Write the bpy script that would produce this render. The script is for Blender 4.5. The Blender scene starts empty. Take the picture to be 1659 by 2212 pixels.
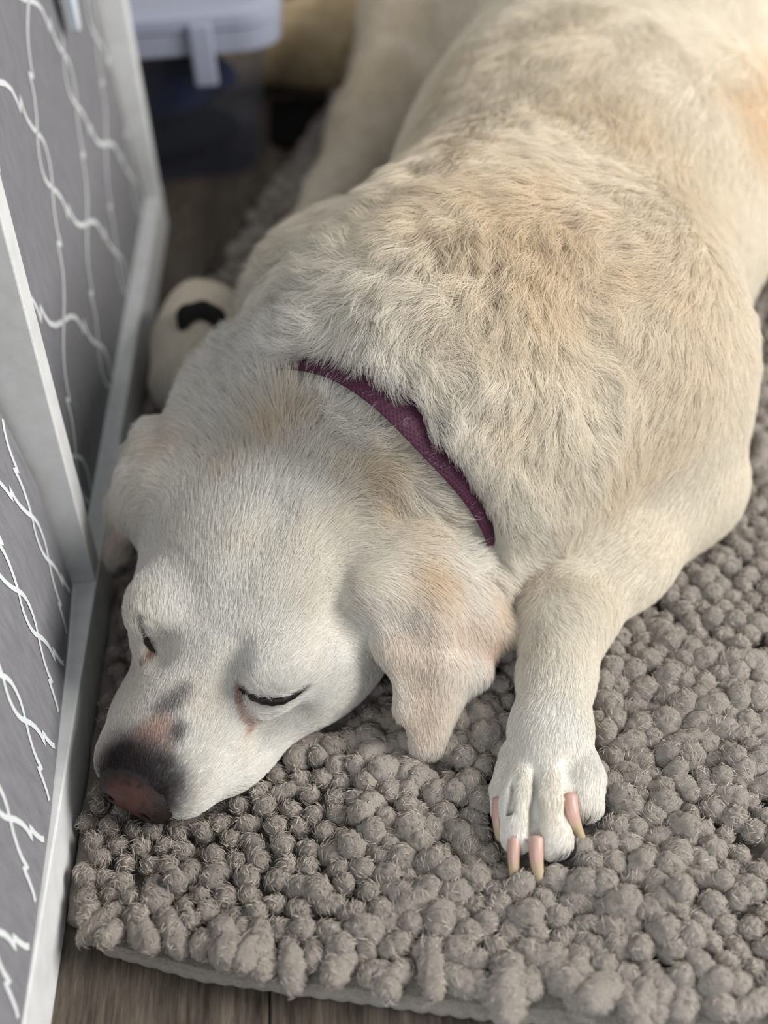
import bpy, bmesh, math, random
import numpy as np
from mathutils import Matrix, Vector

# ------------------------------------------------------------------ camera
FPX, CAM_H, CX, CY = 3000.0, 0.70, 829.5, 1106.0
_d = np.array([270, 3575, 3000.0]); _d /= np.linalg.norm(_d)
_f = np.array([-190, -2510, 3000.0]); _f -= _f.dot(_d) * _d; _f /= np.linalg.norm(_f)
_r = np.cross(_f, -_d)
if _r[0] < 0: _r = -_r
CAMR = np.array([_r, _f, -_d])            # camera axes (right, down, forward) -> world

def at_z(px, py, z):
    r = CAMR @ np.array([px - CX, py - CY, FPX])
    return np.array([0, 0, CAM_H]) + r * ((z - CAM_H) / r[2])
def at_x(px, py, x):
    r = CAMR @ np.array([px - CX, py - CY, FPX])
    return np.array([0, 0, CAM_H]) + r * (x / r[0])
def at_y(px, py, y):
    r = CAMR @ np.array([px - CX, py - CY, FPX])
    return np.array([0, 0, CAM_H]) + r * (y / r[1])
U = at_z

scene = bpy.context.scene
col = scene.collection
cam_d = bpy.data.cameras.new('camera'); cam = bpy.data.objects.new('camera', cam_d); col.objects.link(cam)
cr, cu, cb = CAMR @ [1, 0, 0], CAMR @ [0, -1, 0], CAMR @ [0, 0, -1]
cam.matrix_world = Matrix(((cr[0], cu[0], cb[0], 0), (cr[1], cu[1], cb[1], 0), (cr[2], cu[2], cb[2], CAM_H), (0, 0, 0, 1)))
cam_d.sensor_fit = 'VERTICAL'; cam_d.sensor_height = 36.0; cam_d.lens = FPX / 2212 * 36.0
cam_d.clip_start = 0.02; cam_d.clip_end = 60
cam_d.dof.use_dof = True; cam_d.dof.focus_distance = 0.84; cam_d.dof.aperture_fstop = 3.1
scene.camera = cam

# ------------------------------------------------------------------ light
world = bpy.data.worlds.new('world'); scene.world = world; world.use_nodes = True
bg = world.node_tree.nodes['Background']; bg.inputs[0].default_value = (0.94, 0.97, 1.0, 1); bg.inputs[1].default_value = 0.30
def area(name, loc, target, sx, sy, power, color):
    l = bpy.data.lights.new(name, 'AREA'); l.shape = 'RECTANGLE'; l.size = sx; l.size_y = sy; l.energy = power; l.color = color
    o = bpy.data.objects.new(name, l); col.objects.link(o); o.location = loc
    o.rotation_euler = (Vector(target) - Vector(loc)).to_track_quat('-Z', 'Y').to_euler()
    return o
area('window_light', (2.1, 0.25, 1.45), (0, 0.8, 0.1), 1.3, 1.2, 70, (1.0, 0.965, 0.915))
area('near_window_light', (-0.9, -1.6, 1.6), (-0.1, 0.6, 0.0), 1.4, 1.2, 30, (0.90, 0.95, 1.0))
vs = scene.view_settings
vs.view_transform = 'Standard'; vs.look = 'None'; vs.exposure = 0.26; vs.gamma = 1.0; vs.use_curve_mapping = False

try:
    scene.cycles.max_bounces = 5; scene.cycles.diffuse_bounces = 3; scene.cycles.glossy_bounces = 2; scene.cycles.transmission_bounces = 3; scene.cycles.transparent_max_bounces = 6
except AttributeError: pass

# ------------------------------------------------------------------ helpers
rng = np.random.default_rng(7)
def new_obj(name, data, parent=None, **props):
    o = bpy.data.objects.new(name, data); col.objects.link(o)
    if parent is not None: o.parent = parent
    for k, v in props.items(): o[k] = v
    return o
def mesh_from(name, verts, faces, mat=None, smooth=True):
    me = bpy.data.meshes.new(name)
    if isinstance(faces, np.ndarray):
        verts = np.asarray(verts, np.float32); n = faces.shape[1]
        me.vertices.add(len(verts)); me.vertices.foreach_set('co', verts.ravel())
        me.loops.add(faces.size); me.loops.foreach_set('vertex_index', faces.astype(np.int32).ravel())
        me.polygons.add(len(faces)); me.polygons.foreach_set('loop_start', np.arange(0, faces.size, n, dtype=np.int32))
        me.update(calc_edges=True)
    else:
        me.from_pydata([tuple(map(float, v)) for v in verts], [], faces); me.update()
    if smooth: me.polygons.foreach_set('use_smooth', np.ones(len(me.polygons), bool))
    if mat: me.materials.append(mat)
    return me
def nodes_of(name):
    m = bpy.data.materials.new(name); m.use_nodes = True
    nt = m.node_tree; return m, nt, nt.nodes['Principled BSDF']
def nd(nt, t, **kw):
    n = nt.nodes.new(t)
    for k, v in kw.items(): setattr(n, k, v)
    return n
def L(nt, a, b): nt.links.new(a, b)
def ramp(nt, fac, stops):
    r = nd(nt, 'ShaderNodeValToRGB'); e = r.color_ramp.elements
    while len(e) < len(stops): e.new(0.5)
    for i, (p, c) in enumerate(stops): e[i].position = p; e[i].color = (*c, 1)
    L(nt, fac, r.inputs[0]); return r.outputs[0]
def bump(nt, bsdf, height, strength, dist):
    b = nd(nt, 'ShaderNodeBump'); b.inputs['Strength'].default_value = strength; b.inputs['Distance'].default_value = dist
    L(nt, height, b.inputs['Height']); L(nt, b.outputs[0], bsdf.inputs['Normal'])
def noise_tex(nt, vec, scale, detail=3, rough=0.55):
    n = nd(nt, 'ShaderNodeTexNoise'); n.inputs['Scale'].default_value = scale; n.inputs['Detail'].default_value = detail
    n.inputs['Roughness'].default_value = rough; L(nt, vec, n.inputs['Vector']); return n.outputs[0]
def texco(nt, out='Object', scale=None):
    t = nd(nt, 'ShaderNodeTexCoord').outputs[out]
    if scale is None: return t
    m = nd(nt, 'ShaderNodeMapping'); m.inputs['Scale'].default_value = scale; L(nt, t, m.inputs[0]); return m.outputs[0]
def plain(name, c, rough=0.6, spec=0.3):
    m, nt, b = nodes_of(name); b.inputs['Base Color'].default_value = (*c, 1); b.inputs['Roughness'].default_value = rough
    b.inputs['Specular IOR Level'].default_value = spec; return m

def value_noise(p, scale, seed=0):
    """smooth 3-D value noise in -1..1 for an (n,3) array"""
    r = np.random.default_rng(seed); tab = r.uniform(-1, 1, 4096).astype(np.float32)
    q = np.asarray(p, np.float64) * scale; i = np.floor(q).astype(np.int64); t = q - i; t = t * t * (3 - 2 * t)
    def h(a, b, c): return tab[((a * 73856093) ^ (b * 19349663) ^ (c * 83492791)) & 4095]
    o = 0
    for dx in (0, 1):
        for dy in (0, 1):
            for dz in (0, 1):
                w = (t[:, 0] if dx else 1 - t[:, 0]) * (t[:, 1] if dy else 1 - t[:, 1]) * (t[:, 2] if dz else 1 - t[:, 2])
                o = o + w * h(i[:, 0] + dx, i[:, 1] + dy, i[:, 2] + dz)
    return o

# ------------------------------------------------------------------ signed distance sculpting
class Field:
    def __init__(s, lo, hi, h):
        s.lo = np.array(lo, float); s.h = h
        s.n = np.ceil((np.array(hi) - s.lo) / h).astype(int) + 1
        s.ax = [(s.lo[k] + h * np.arange(s.n[k])).astype(np.float32) for k in range(3)]
        s.g = np.full(s.n, 0.08, np.float32)
    def _win(s, lo, hi):
        a = np.clip(np.floor((np.array(lo) - s.lo) / s.h).astype(int), 0, s.n - 1)
        b = np.clip(np.ceil((np.array(hi) - s.lo) / s.h).astype(int) + 1, 1, s.n)
        sl = tuple(slice(a[k], max(b[k], a[k] + 1)) for k in range(3))
        return sl, s.ax[0][sl[0]][:, None, None], s.ax[1][sl[1]][None, :, None], s.ax[2][sl[2]][None, None, :]
    def _mix(s, sl, d, k, op):
        a = s.g[sl]
        if op == 'sub': a = -a
        if k > 0:
            h = np.maximum(k - np.abs(a - d), 0) / k; r = np.minimum(a, d) - h * h * (k * 0.25)
        else: r = np.minimum(a, d)
        s.g[sl] = -r if op == 'sub' else r
    def ell(s, c, r, axes=None, k=0.02, op='add'):
        c = np.array(c, float); r = np.array(r, float); R = np.eye(3) if axes is None else np.array(axes)
        ext = np.sqrt(((R.T * r) ** 2).sum(1)) + k + 0.03
        sl, X, Y, Z = s._win(c - ext, c + ext); x, y, z = X - c[0], Y - c[1], Z - c[2]
        q = [(R[i][0] * x + R[i][1] * y + R[i][2] * z) for i in range(3)]
        k0 = np.sqrt(sum((q[i] / r[i]) ** 2 for i in range(3))); k1 = np.sqrt(sum((q[i] / r[i] ** 2) ** 2 for i in range(3))) + 1e-9
        s._mix(sl, np.where(k0 < 1e-3, -min(r), k0 * (k0 - 1) / k1).astype(np.float32), k, op)
    def cone(s, a, ra, b, rb, k=0.02, op='add'):
        a = np.array(a, float); b = np.array(b, float); m = max(ra, rb) + k + 0.03
        sl, X, Y, Z = s._win(np.minimum(a, b) - m, np.maximum(a, b) + m)
        ab = b - a; l2 = ab.dot(ab)
        t = np.clip(((X - a[0]) * ab[0] + (Y - a[1]) * ab[1] + (Z - a[2]) * ab[2]) / l2, 0, 1)
        d = np.sqrt((X - a[0] - t * ab[0]) ** 2 + (Y - a[1] - t * ab[1]) ** 2 + (Z - a[2] - t * ab[2]) ** 2) - (ra + (rb - ra) * t)
        s._mix(sl, d.astype(np.float32), k, op)
    def chain(s, pts, k=0.02, op='add'):
        for (a, ra), (b, rb) in zip(pts[:-1], pts[1:]): s.cone(a, ra, b, rb, k, op)
    def tri(s, a, b, c, r, k=0.006, op='add'):
        """rounded triangle; r = radius or three corner radii"""
        a, b, c = (np.array(v, float) for v in (a, b, c)); rr = (r, r, r) if np.isscalar(r) else r
        m = max(rr) + k + 0.02
        sl, X, Y, Z = s._win(np.minimum(np.minimum(a, b), c) - m, np.maximum(np.maximum(a, b), c) + m)
        P = np.stack(np.broadcast_arrays(X, Y, Z), -1)
        e0, e1 = b - a, c - a; v = P - a
        d00, d01, d11 = e0 @ e0, e0 @ e1, e1 @ e1; d20, d21 = v @ e0, v @ e1; den = d00 * d11 - d01 * d01
        vv = (d11 * d20 - d01 * d21) / den; ww = (d00 * d21 - d01 * d20) / den; uu = 1 - vv - ww
        ins = (uu >= 0) & (vv >= 0) & (ww >= 0)
        best = np.full(uu.shape, 1e9); br = np.zeros(uu.shape)
        for p, q, rp, rq in ((a, b, rr[0], rr[1]), (b, c, rr[1], rr[2]), (c, a, rr[2], rr[0])):
            pq = q - p; t = np.clip(((P - p) @ pq) / (pq @ pq), 0, 1)
            d = np.sqrt((((P - p) - t[..., None] * pq) ** 2).sum(-1)); rad = rp + (rq - rp) * t
            m_ = d < best; best = np.where(m_, d, best); br = np.where(m_, rad, br)
        nn = np.cross(e0, e1); nn /= np.linalg.norm(nn)
        d = np.where(ins, np.abs(v @ nn) - (uu * rr[0] + vv * rr[1] + ww * rr[2]), best - br)
        s._mix(sl, d.astype(np.float32), k, op)
    def floor(s, z0, k=0.008):
        Z = s.ax[2][None, None, :]; a = -s.g; d = np.broadcast_to(Z - np.float32(z0), a.shape)
        h = np.maximum(k - np.abs(a - d), 0) / k; s.g = -(np.minimum(a, d) - h * h * (k * 0.25))
    def sample(s, p):
        q = (np.asarray(p) - s.lo) / s.h; q = np.clip(q, 0, s.n - 1.001); i = q.astype(int); t = q - i; o = 0
        for dx in (0, 1):
            for dy in (0, 1):
                for dz in (0, 1):
                    w = (t[:, 0] if dx else 1 - t[:, 0]) * (t[:, 1] if dy else 1 - t[:, 1]) * (t[:, 2] if dz else 1 - t[:, 2])
                    o = o + w * s.g[i[:, 0] + dx, i[:, 1] + dy, i[:, 2] + dz]
        return o
    def mesh(s, smooth=2):
        g = s.g; n = s.n; ins = g < 0
        c = np.zeros(n - 1, np.int8)
        for dx in (0, 1):
            for dy in (0, 1):
                for dz in (0, 1): c += ins[dx:n[0] - 1 + dx, dy:n[1] - 1 + dy, dz:n[2] - 1 + dz]
        I = np.argwhere((c > 0) & (c < 8)); del c
        idx = np.full(n - 1, -1, np.int32); idx[tuple(I.T)] = np.arange(len(I))
        offs = [(dx, dy, dz) for dx in (0, 1) for dy in (0, 1) for dz in (0, 1)]
        val = np.stack([g[I[:, 0] + o[0], I[:, 1] + o[1], I[:, 2] + o[2]] for o in offs], 1)
        acc = np.zeros((len(I), 3)); cnt = np.zeros(len(I))
        for a in range(8):
            for b in range(a + 1, 8):
                if sum(abs(offs[a][k] - offs[b][k]) for k in range(3)) != 1: continue
                va, vb = val[:, a], val[:, b]; m = (va < 0) != (vb < 0)
                t = np.where(m, va / np.where(m, va - vb, 1), 0)
                pt = np.array(offs[a]) + t[:, None] * (np.array(offs[b]) - np.array(offs[a]))
                acc += np.where(m[:, None], pt, 0); cnt += m
        V = s.lo + (I + acc / cnt[:, None]) * s.h
        Q = []
        for k in range(3):
            sa = [slice(1, n[j] - 1) for j in range(3)]; sb = list(sa); sa[k] = slice(0, n[k] - 1); sb[k] = slice(1, n[k])
            A, B = ins[tuple(sa)], ins[tuple(sb)]; E = np.argwhere(A != B)
            flip = A[tuple(E.T)]
            o = np.ones(3, int); o[k] = 0; E = E + o
            u, v = (k + 1) % 3, (k + 2) % 3; eu = np.eye(3, dtype=int)[u]; ev = np.eye(3, dtype=int)[v]
            q = np.stack([idx[tuple((E - eu - ev).T)], idx[tuple((E - ev).T)], idx[tuple(E.T)], idx[tuple((E - eu).T)]], 1)
            q[~flip] = q[~flip][:, ::-1]; Q.append(q)
        Q = np.concatenate(Q); Q = Q[(Q >= 0).all(1)]
        ea = np.concatenate([Q[:, 0], Q[:, 1], Q[:, 2], Q[:, 3]]); eb = np.concatenate([Q[:, 1], Q[:, 2], Q[:, 3], Q[:, 0]])
        for it in range(smooth):
            deg = np.bincount(ea, minlength=len(V)) + np.bincount(eb, minlength=len(V)) + 1e-9
            nv = np.stack([np.bincount(ea, V[eb, k], len(V)) + np.bincount(eb, V[ea, k], len(V)) for k in range(3)], 1) / deg[:, None]
            V = V + 0.5 * (nv - V)
        return V, Q
def vert_normals(V, Q):
    fn = np.cross(V[Q[:, 2]] - V[Q[:, 0]], V[Q[:, 3]] - V[Q[:, 1]])
    N = np.stack([sum(np.bincount(Q[:, j], fn[:, k], len(V)) for j in range(4)) for k in range(3)], 1)
    return N / (np.linalg.norm(N, axis=1)[:, None] + 1e-12)
# ------------------------------------------------------------------ the dog
RUG = 0.020
E0 = np.array([-0.115, 0.603, 0.082])
HF = np.array([-0.515, -0.857, 0.0]); HF /= np.linalg.norm(HF); HS = np.array([-HF[1], HF[0], 0.0]); HU = np.array([0, 0, 1.0])
ROLL = math.radians(9)
HS, HU = HS * math.cos(ROLL) - HU * math.sin(ROLL), HU * math.cos(ROLL) + HS * math.sin(ROLL)
def hd(f, s, u): return E0 + HF * f + HS * s + HU * u
def haxes(yaw=0, pitch=0, roll=0):
    """rows = local f,s,u axes rotated inside the head frame"""
    M = Matrix.Rotation(yaw, 3, 'Z') @ Matrix.Rotation(-pitch, 3, 'Y') @ Matrix.Rotation(roll, 3, 'X')
    return np.array(M.transposed()) @ np.array([HF, HS, HU])
HA = np.array([HF, HS, HU])
AX = np.array([0.35, 0.937, 0.0]); PE = np.array([0.937, -0.35, 0.0]); BA = np.array([AX, PE, [0, 0, 1.0]])
def tr(t, p, z): return np.array([0.085, 0.82, 0.0]) + AX * t + PE * p + np.array([0, 0, z])

TOE_GAPS = (((1158, 1660, .056), (1156, 1740, .056), (1152, 1830, .040)), ((1222, 1640, .056), (1222, 1700, .056), (1230, 1770, .045)), ((1112, 1680, .050), (1106, 1730, .048), (1103, 1790, .036)))
def build_dog_field(h):
    F = Field((-0.212, 0.47, 0.0), (0.50, 1.70, 0.345), h)
    # trunk
    F.ell(tr(0.0, -0.018, 0.130), (0.155, 0.138, 0.140), BA, 0.03)
    F.ell(tr(0.34, 0.012, 0.138), (0.40, 0.165, 0.150), BA, 0.08)
    F.ell(tr(0.58, 0.01, 0.135), (0.20, 0.155, 0.140), BA, 0.06)
    # chest front / ruff
    F.ell(U(1085, 990, 0.10), (0.092, 0.080, 0.085), None, 0.05)
    F.ell(U(1140, 1140, 0.060), (0.045, 0.040, 0.042), None, 0.04)
    F.ell(U(690, 700, 0.135), (0.055, 0.06, 0.070), None, 0.06)
    # neck
    F.chain([(hd(-0.125, -0.010, 0.000), 0.072), (hd(-0.185, 0.000, 0.010), 0.082), (tr(-0.06, -0.05, 0.140), 0.105)], 0.04)
    F.cone(U(690, 960, 0.120), 0.048, U(985, 1130, 0.085), 0.042, 0.03)
    F.ell(U(520, 920, 0.130), (0.05, 0.045, 0.042), None, 0.03)
    F.cone(U(545, 850, 0.140), 0.038, U(690, 860, 0.155), 0.040, 0.03)
    # viewer-right foreleg (the dog's left)
    F.ell(U(1390, 780, 0.140), (0.065, 0.085, 0.095), None, 0.06)
    F.chain([(U(1390, 860, 0.12), 0.064), (U(1465, 1040, 0.068), 0.042)], 0.04)
    F.chain([(U(1468, 1050, 0.062), 0.041), (U(1340, 1205, 0.056), 0.031), (U(1225, 1330, 0.051), 0.0265), (U(1203, 1460, 0.044), 0.0195),
             (U(1190, 1580, 0.041), 0.0205), (U(1183, 1660, 0.038), 0.0205)], 0.02)
    for pts in (((1118, 1620, .035, .009), (1097, 1705, .035, .0098), (1090, 1750, .031, .0080)),
                ((1150, 1620, .041, .010), (1129, 1735, .043, .0128), (1120, 1802, .034, .0108)),
                ((1192, 1620, .042, .010), (1190, 1735, .044, .0130), (1196, 1815, .034, .0112)),
                ((1232, 1590, .040, .011), (1258, 1680, .038, .0130), (1263, 1735, .032, .0112))):
        F.chain([(U(a, b, z), r) for a, b, z, r in pts], 0.002)
    for gi, pts in enumerate(TOE_GAPS):
        H = [hit(F, *pts[0][:2]), hit(F, *pts[1][:2]), U(*pts[2])]
        for dz, w in ((0, 1), (.005, .9), (.010, .8)):
            w = w * (1, .9, .5)[gi]
            q = np.array([0, 0, -dz]); F.chain([(H[0] + q * .3, .0014 * w), (H[1] + q, .0036 * w), (H[2] + q * .5, .0042 * w)], .003, 'sub')
    # tucked foreleg at the far left
    F.chain([(tr(0.10, -0.12, 0.08), 0.06), (U(590, 790, 0.055), 0.040), (U(450, 830, 0.042), 0.026), (U(412, 820, 0.040), 0.027)], 0.03)
    F.chain([(U(412, 820, 0.038), 0.028), (U(430, 745, 0.050), 0.034), (U(440, 695, 0.050), 0.030), (U(430, 660, 0.042), 0.022)], 0.02)
    # hind leg lying along the body, upper left
    F.chain([(tr(0.62, -0.07, 0.12), 0.115), (U(955, 20, 0.11), 0.080), (U(815, 270, 0.058), 0.042)], 0.05)
    F.chain([(U(815, 270, 0.058), 0.042), (U(725, 420, 0.042), 0.024), (U(645, 530, 0.034), 0.019), (U(610, 585, 0.032), 0.021)], 0.025)
    # hind leg on the other side (outside the frame)
    F.chain([(tr(0.60, 0.10, 0.12), 0.11), (tr(0.46, 0.20, 0.08), 0.07), (tr(0.38, 0.24, 0.05), 0.04), (tr(0.29, 0.27, 0.036), 0.024)], 0.04)
    # skull
    F.ell(hd(-0.085, -0.002, 0.000), (0.085, 0.083, 0.058), HA, 0.03)
    F.ell(hd(-0.105, -0.030, 0.005), (0.060, 0.058, 0.048), HA, 0.03)
    F.ell(hd(-0.045, 0, -0.030), (0.075, 0.066, 0.038), HA, 0.03)
    F.ell(U(395, 1085, 0.100), (0.040, 0.040, 0.036), None, 0.03)
    for s in (-1, 1):
        F.ell(hd(-0.055, s * 0.053, -0.016), (0.050, 0.030, 0.036), haxes(-s * 0.2), 0.02)      # cheek muscle
        F.ell(hd(-0.013, s * 0.043, 0.017), (0.030, 0.023, 0.017), haxes(-s * 0.5), 0.012)      # brow
        F.ell(hd(-0.002, s * 0.044, -0.003), (0.021, 0.012, 0.012), haxes(-s * 0.55), 0.010)     # lidded eye
        F.ell(hd(0.028, s * 0.021, -0.038), (0.050, 0.022, 0.024), haxes(s * 0.10), 0.014)      # flews
        F.ell(hd(-0.002, s * 0.034, -0.044), (0.045, 0.020, 0.020), haxes(s * 0.15), 0.016)     # lip corner
    # muzzle
    F.chain([(hd(-0.01, 0, -0.014), 0.038), (hd(0.030, 0, -0.026), 0.029), (hd(0.060, 0, -0.034), 0.0235)], 0.02)
    F.ell(hd(0.030, 0, -0.052), (0.043, 0.026, 0.013), HA, 0.01)
    F.cone(hd(-0.02, 0, 0.053), 0.003, hd(-0.075, 0, 0.070), 0.003, 0.02, 'sub')                 # forehead furrow
    for pts, r in ((((512, 1405), (503, 1445), (506, 1480)), .0030), (((350, 1385), (346, 1402), (342, 1418)), .0012), (((735, 1330), (752, 1365)), .0050), (((500, 1640), (560, 1600), (640, 1545)), .0028)):
        H = [hit(F, a, b) for a, b in pts]
        F.chain([(h, r) for h in H], .016, 'sub')                                                  # stop corners, temple hollow, lip fold
    # ears
    def ear(P, r, tris):
        for t in tris: F.tri(P[t[0]], P[t[1]], P[t[2]], tuple(r[i] for i in t), 0.013)
    F.cone(U(740, 1110, .118), 0.022, U(850, 1200, .108), 0.016, 0.03)
    P = [U(740, 1130, .122), U(800, 1270, .110), U(890, 1150, .120), U(985, 1200, .100), U(845, 1400, .083), U(930, 1330, .092),
         U(1100, 1362, .053), U(876, 1530, .056), U(955, 1450, .068), U(910, 1612, .031), U(936, 1608, .031), U(1025, 1450, .050), U(1050, 1240, .080), U(1020, 1340, .074)]
    r = [.014, .009, .012, .010, .005, .007, .0035, .004, .005, .0035, .0035, .004, .007, .006]
    ear(P, r, [(0, 1, 2), (1, 4, 5), (1, 5, 2), (2, 5, 3), (3, 5, 13), (3, 13, 12), (12, 13, 6), (13, 11, 6), (5, 11, 13), (5, 8, 11), (4, 8, 5), (4, 7, 8), (7, 9, 8), (9, 10, 8), (8, 10, 11)])
    P = [U(420, 960, .130), U(360, 1060, .118), U(335, 950, .128), U(305, 1040, .115), U(268, 1090, .095), U(292, 1110, .100), U(252, 1190, .065), U(245, 1215, .052), U(290, 985, .112)]
    r = [.018, .012, .010, .008, .005, .005, .004, .003, .006]
    ear(P, r, [(0, 1, 2), (1, 2, 3), (2, 3, 8), (3, 1, 5), (3, 4, 5), (4, 5, 6), (4, 6, 7), (8, 3, 4)])
    F.floor(RUG - 0.004)
    # closed eye slits, traced on the lids
    for pts in (((516, 1488), (545, 1503), (585, 1512), (625, 1505), (656, 1488)), ((306, 1345), (318, 1385), (336, 1412))):
        H = [hit(F, a, b) for a, b in pts]
        for a, b in zip(H[:-1], H[1:]): F.cone(a, 0.0016, b, 0.0016, 0.004, 'sub')
    return F
def hit(F, px, py):
    d = CAMR @ np.array([px - CX, py - CY, FPX]); d /= np.linalg.norm(d)
    t = np.arange(0.5, 2.3, 0.0006); p = np.array([0, 0, CAM_H]) + t[:, None] * d
    p = p[((p >= F.lo) & (p <= F.lo + F.h * (F.n - 1))).all(1)]
    g = F.sample(p); k = np.argmax(g < 0)
    if not (g < 0).any(): raise RuntimeError('no dog at pixel %s' % ((px, py),))
    return p[k]
# coat: colour, direction and length fields, all anchored on the dog's surface
FD = build_dog_field(0.002)
def on(px, py):
    try: return hit(FD, px, py)
    except RuntimeError: return at_z(px, py, 0.10)
# ---- collar path: the ring around the neck that the photo shows
col_px = [(640, 784), (720, 792), (800, 828), (870, 884), (930, 954), (990, 1024), (1036, 1098), (1060, 1150)]
CP = np.array([on(*p) for p in col_px])
c0 = CP.mean(0); _, _, vt = np.linalg.svd(CP - c0); cn = vt[2]; cn = cn * np.sign(cn[1])
ncen = hd(-0.19, 0.005, -0.005); ncen = ncen - cn * np.dot(ncen - c0, cn)
e1 = np.cross([0, 0, 1.0], cn); e1 /= np.linalg.norm(e1); e2 = np.cross(cn, e1)
cth = np.arctan2((CP - ncen) @ e2, (CP - ncen) @ e1); crr = np.hypot((CP - ncen) @ e2, (CP - ncen) @ e1); chh = (CP - ncen) @ cn
o_ = np.argsort(cth); cth, crr, chh = cth[o_], crr[o_], chh[o_]
nA = 120; RING = []
for k in range(nA):
    th = -math.pi + 2 * math.pi * k / nA
    d = math.cos(th) * e1 + math.sin(th) * e2; t = np.arange(.03, .125, .001); g = FD.sample(ncen + t[:, None] * d)
    r0 = min(t[np.argmax(g > 0)] if (g > 0).any() else .10, .10)
    lo_, hi_ = cth[0], cth[-1]; out = max(lo_ - th, th - hi_, 0); wv = math.exp(-(out / .35) ** 2)
    RING.append((th, r0 * (1 - wv) + np.interp(th, cth, crr) * wv, np.interp(th, cth, chh) * wv))
RING = np.array(RING)
for _ in range(3): RING[:, 1:] = (np.roll(RING[:, 1:], 1, 0) + RING[:, 1:] + np.roll(RING[:, 1:], -1, 0)) / 3
RD = np.cos(RING[:, :1]) * e1 + np.sin(RING[:, :1]) * e2
CPD = ncen + RD * RING[:, 1:2] + cn * RING[:, 2:3]

for q_ in range(nA - 1):
    if cth[0] - .05 < RING[q_, 0] < cth[-1] + .05: FD.cone(CPD[q_], .0060, CPD[q_ + 1], .0060, .016, 'sub')      # the collar sits in a groove
DV, DQ = FD.mesh(4)
DN = vert_normals(DV, DQ)
WHITE = (0.93, 0.91, 0.865)
SPOTS = []      # (centre, radius, colour, strength)
def spot(px, py, r, c, a): SPOTS.append((on(px, py), r, c, a))
TAN, PALE, EARC, ORANGE = (0.86, 0.73, 0.55), (0.91, 0.85, 0.74), (0.86, 0.755, 0.65), (0.84, 0.62, 0.38)
for a in ((1100, 420, .05, TAN, .55), (1220, 480, .06, TAN, .6), (1010, 330, .05, TAN, .45), (900, 330, .05, TAN, .5), (1290, 250, .05, TAN, .45), (1400, 330, .05, TAN, .35),
          (1470, 620, .07, TAN, .55), (1500, 420, .05, TAN, .35), (1640, 260, .045, ORANGE, .5), (1655, 180, .03, ORANGE, .4), (1130, 560, .05, TAN, .5), (960, 440, .04, TAN, .5), (1180, 640, .035, TAN, .4),
          (1390, 980, .03, TAN, .45), (1340, 1060, .025, TAN, .4), (1480, 900, .03, TAN, .35), (980, 740, .02, TAN, .35), (1120, 900, .025, TAN, .3),
          (1000, 150, .08, TAN, .25), (1200, 100, .08, TAN, .2), (800, 200, .08, TAN, .35), (840, 60, .08, TAN, .35),
          (790, 1080, .022, TAN, .6), (880, 1130, .03, TAN, .4), (820, 1010, .03, TAN, .45), (590, 940, .022, TAN, .55), (640, 900, .022, TAN, .4), (480, 1020, .02, TAN, .3), (350, 960, .02, EARC, .6),  # in ear hollow and nape, TAN is part coat, part shade put into colour
          (925, 1240, .016, TAN, .9), (930, 1290, .012, TAN, .6), (880, 1330, .03, EARC, .5), (1000, 1330, .03, EARC, .6), (920, 1450, .03, EARC, .75), (1065, 1390, .016, (0.70, 0.50, 0.40), .7), (1080, 1330, .016, (0.78, 0.60, 0.40), .6),
          (910, 1560, .025, EARC, .7), (760, 1180, .03, PALE, .5), (700, 1250, .03, PALE, .4), (560, 1180, .03, PALE, .3), (255, 1150, .02, EARC, .6),
          (1180, 1700, .03, PALE, .6), (1200, 1400, .03, PALE, .5), (1150, 1260, .01, (0.72, 0.55, 0.42), .5), (1330, 1180, .05, PALE, .3)): spot(*a)
GREY, PINK, DARK = (0.13, 0.125, 0.14), (0.70, 0.50, 0.42), (0.035, 0.028, 0.026)
FACE = []
def face(px, py, r, c, a): FACE.append((on(px, py), r, c, a))
for a in ((370, 1525, .0075, GREY, .75), (345, 1540, .006, GREY, .6), (395, 1500, .006, GREY, .55), (375, 1590, .0065, GREY, .92), (390, 1575, .004, GREY, .5), (285, 1590, .004, GREY, .3),
          (330, 1585, .0085, PINK, .85), (318, 1605, .007, PINK, .8), (350, 1570, .006, PINK, .7), (285, 1612, .005, PINK, .6), (355, 1615, .005, PINK, .6), (302, 1590, .006, PINK, .6),
          (310, 1645, .009, GREY, .9), (345, 1660, .009, GREY, .85), (270, 1630, .008, GREY, .8), (245, 1650, .008, GREY, .9), (375, 1690, .007, GREY, .7), (225, 1670, .008, DARK, .9), (365, 1740, .005, GREY, .6), (355, 1655, .005, GREY, .6)): face(*a)
RED, RIM = (0.36, 0.13, 0.075), (0.022, 0.016, 0.014)
for k, (x, y) in enumerate(((513, 1488), (515, 1505), (518, 1522), (522, 1540), (527, 1556), (532, 1570))): face(x, y, .0024 + .00035 * k, RED, .95 - .10 * k)
for x, y in ((536, 1575), (541, 1560), (527, 1585)): face(x, y, .004, (0.62, 0.36, 0.25), .6)
for x, y in ((325, 1420), (318, 1430), (306, 1442), (298, 1448)): face(x, y, .0024, RED, .8)
for x, y in ((520, 1488), (532, 1495), (545, 1500), (560, 1506), (575, 1510), (590, 1511), (605, 1510), (620, 1506), (635, 1498), (650, 1490), (312, 1365), (306, 1350), (318, 1385), (326, 1400), (334, 1412)): face(x, y, .0022, RIM, .97)
for x, y in ((536, 1444), (541, 1452), (530, 1450), (545, 1458)): face(x, y, .0012, GREY, .7)
for x, y in ((1216, 1852), (1225, 1848), (1285, 1772), (1270, 1772)): face(x, y, .006, DARK, .9)
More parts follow.
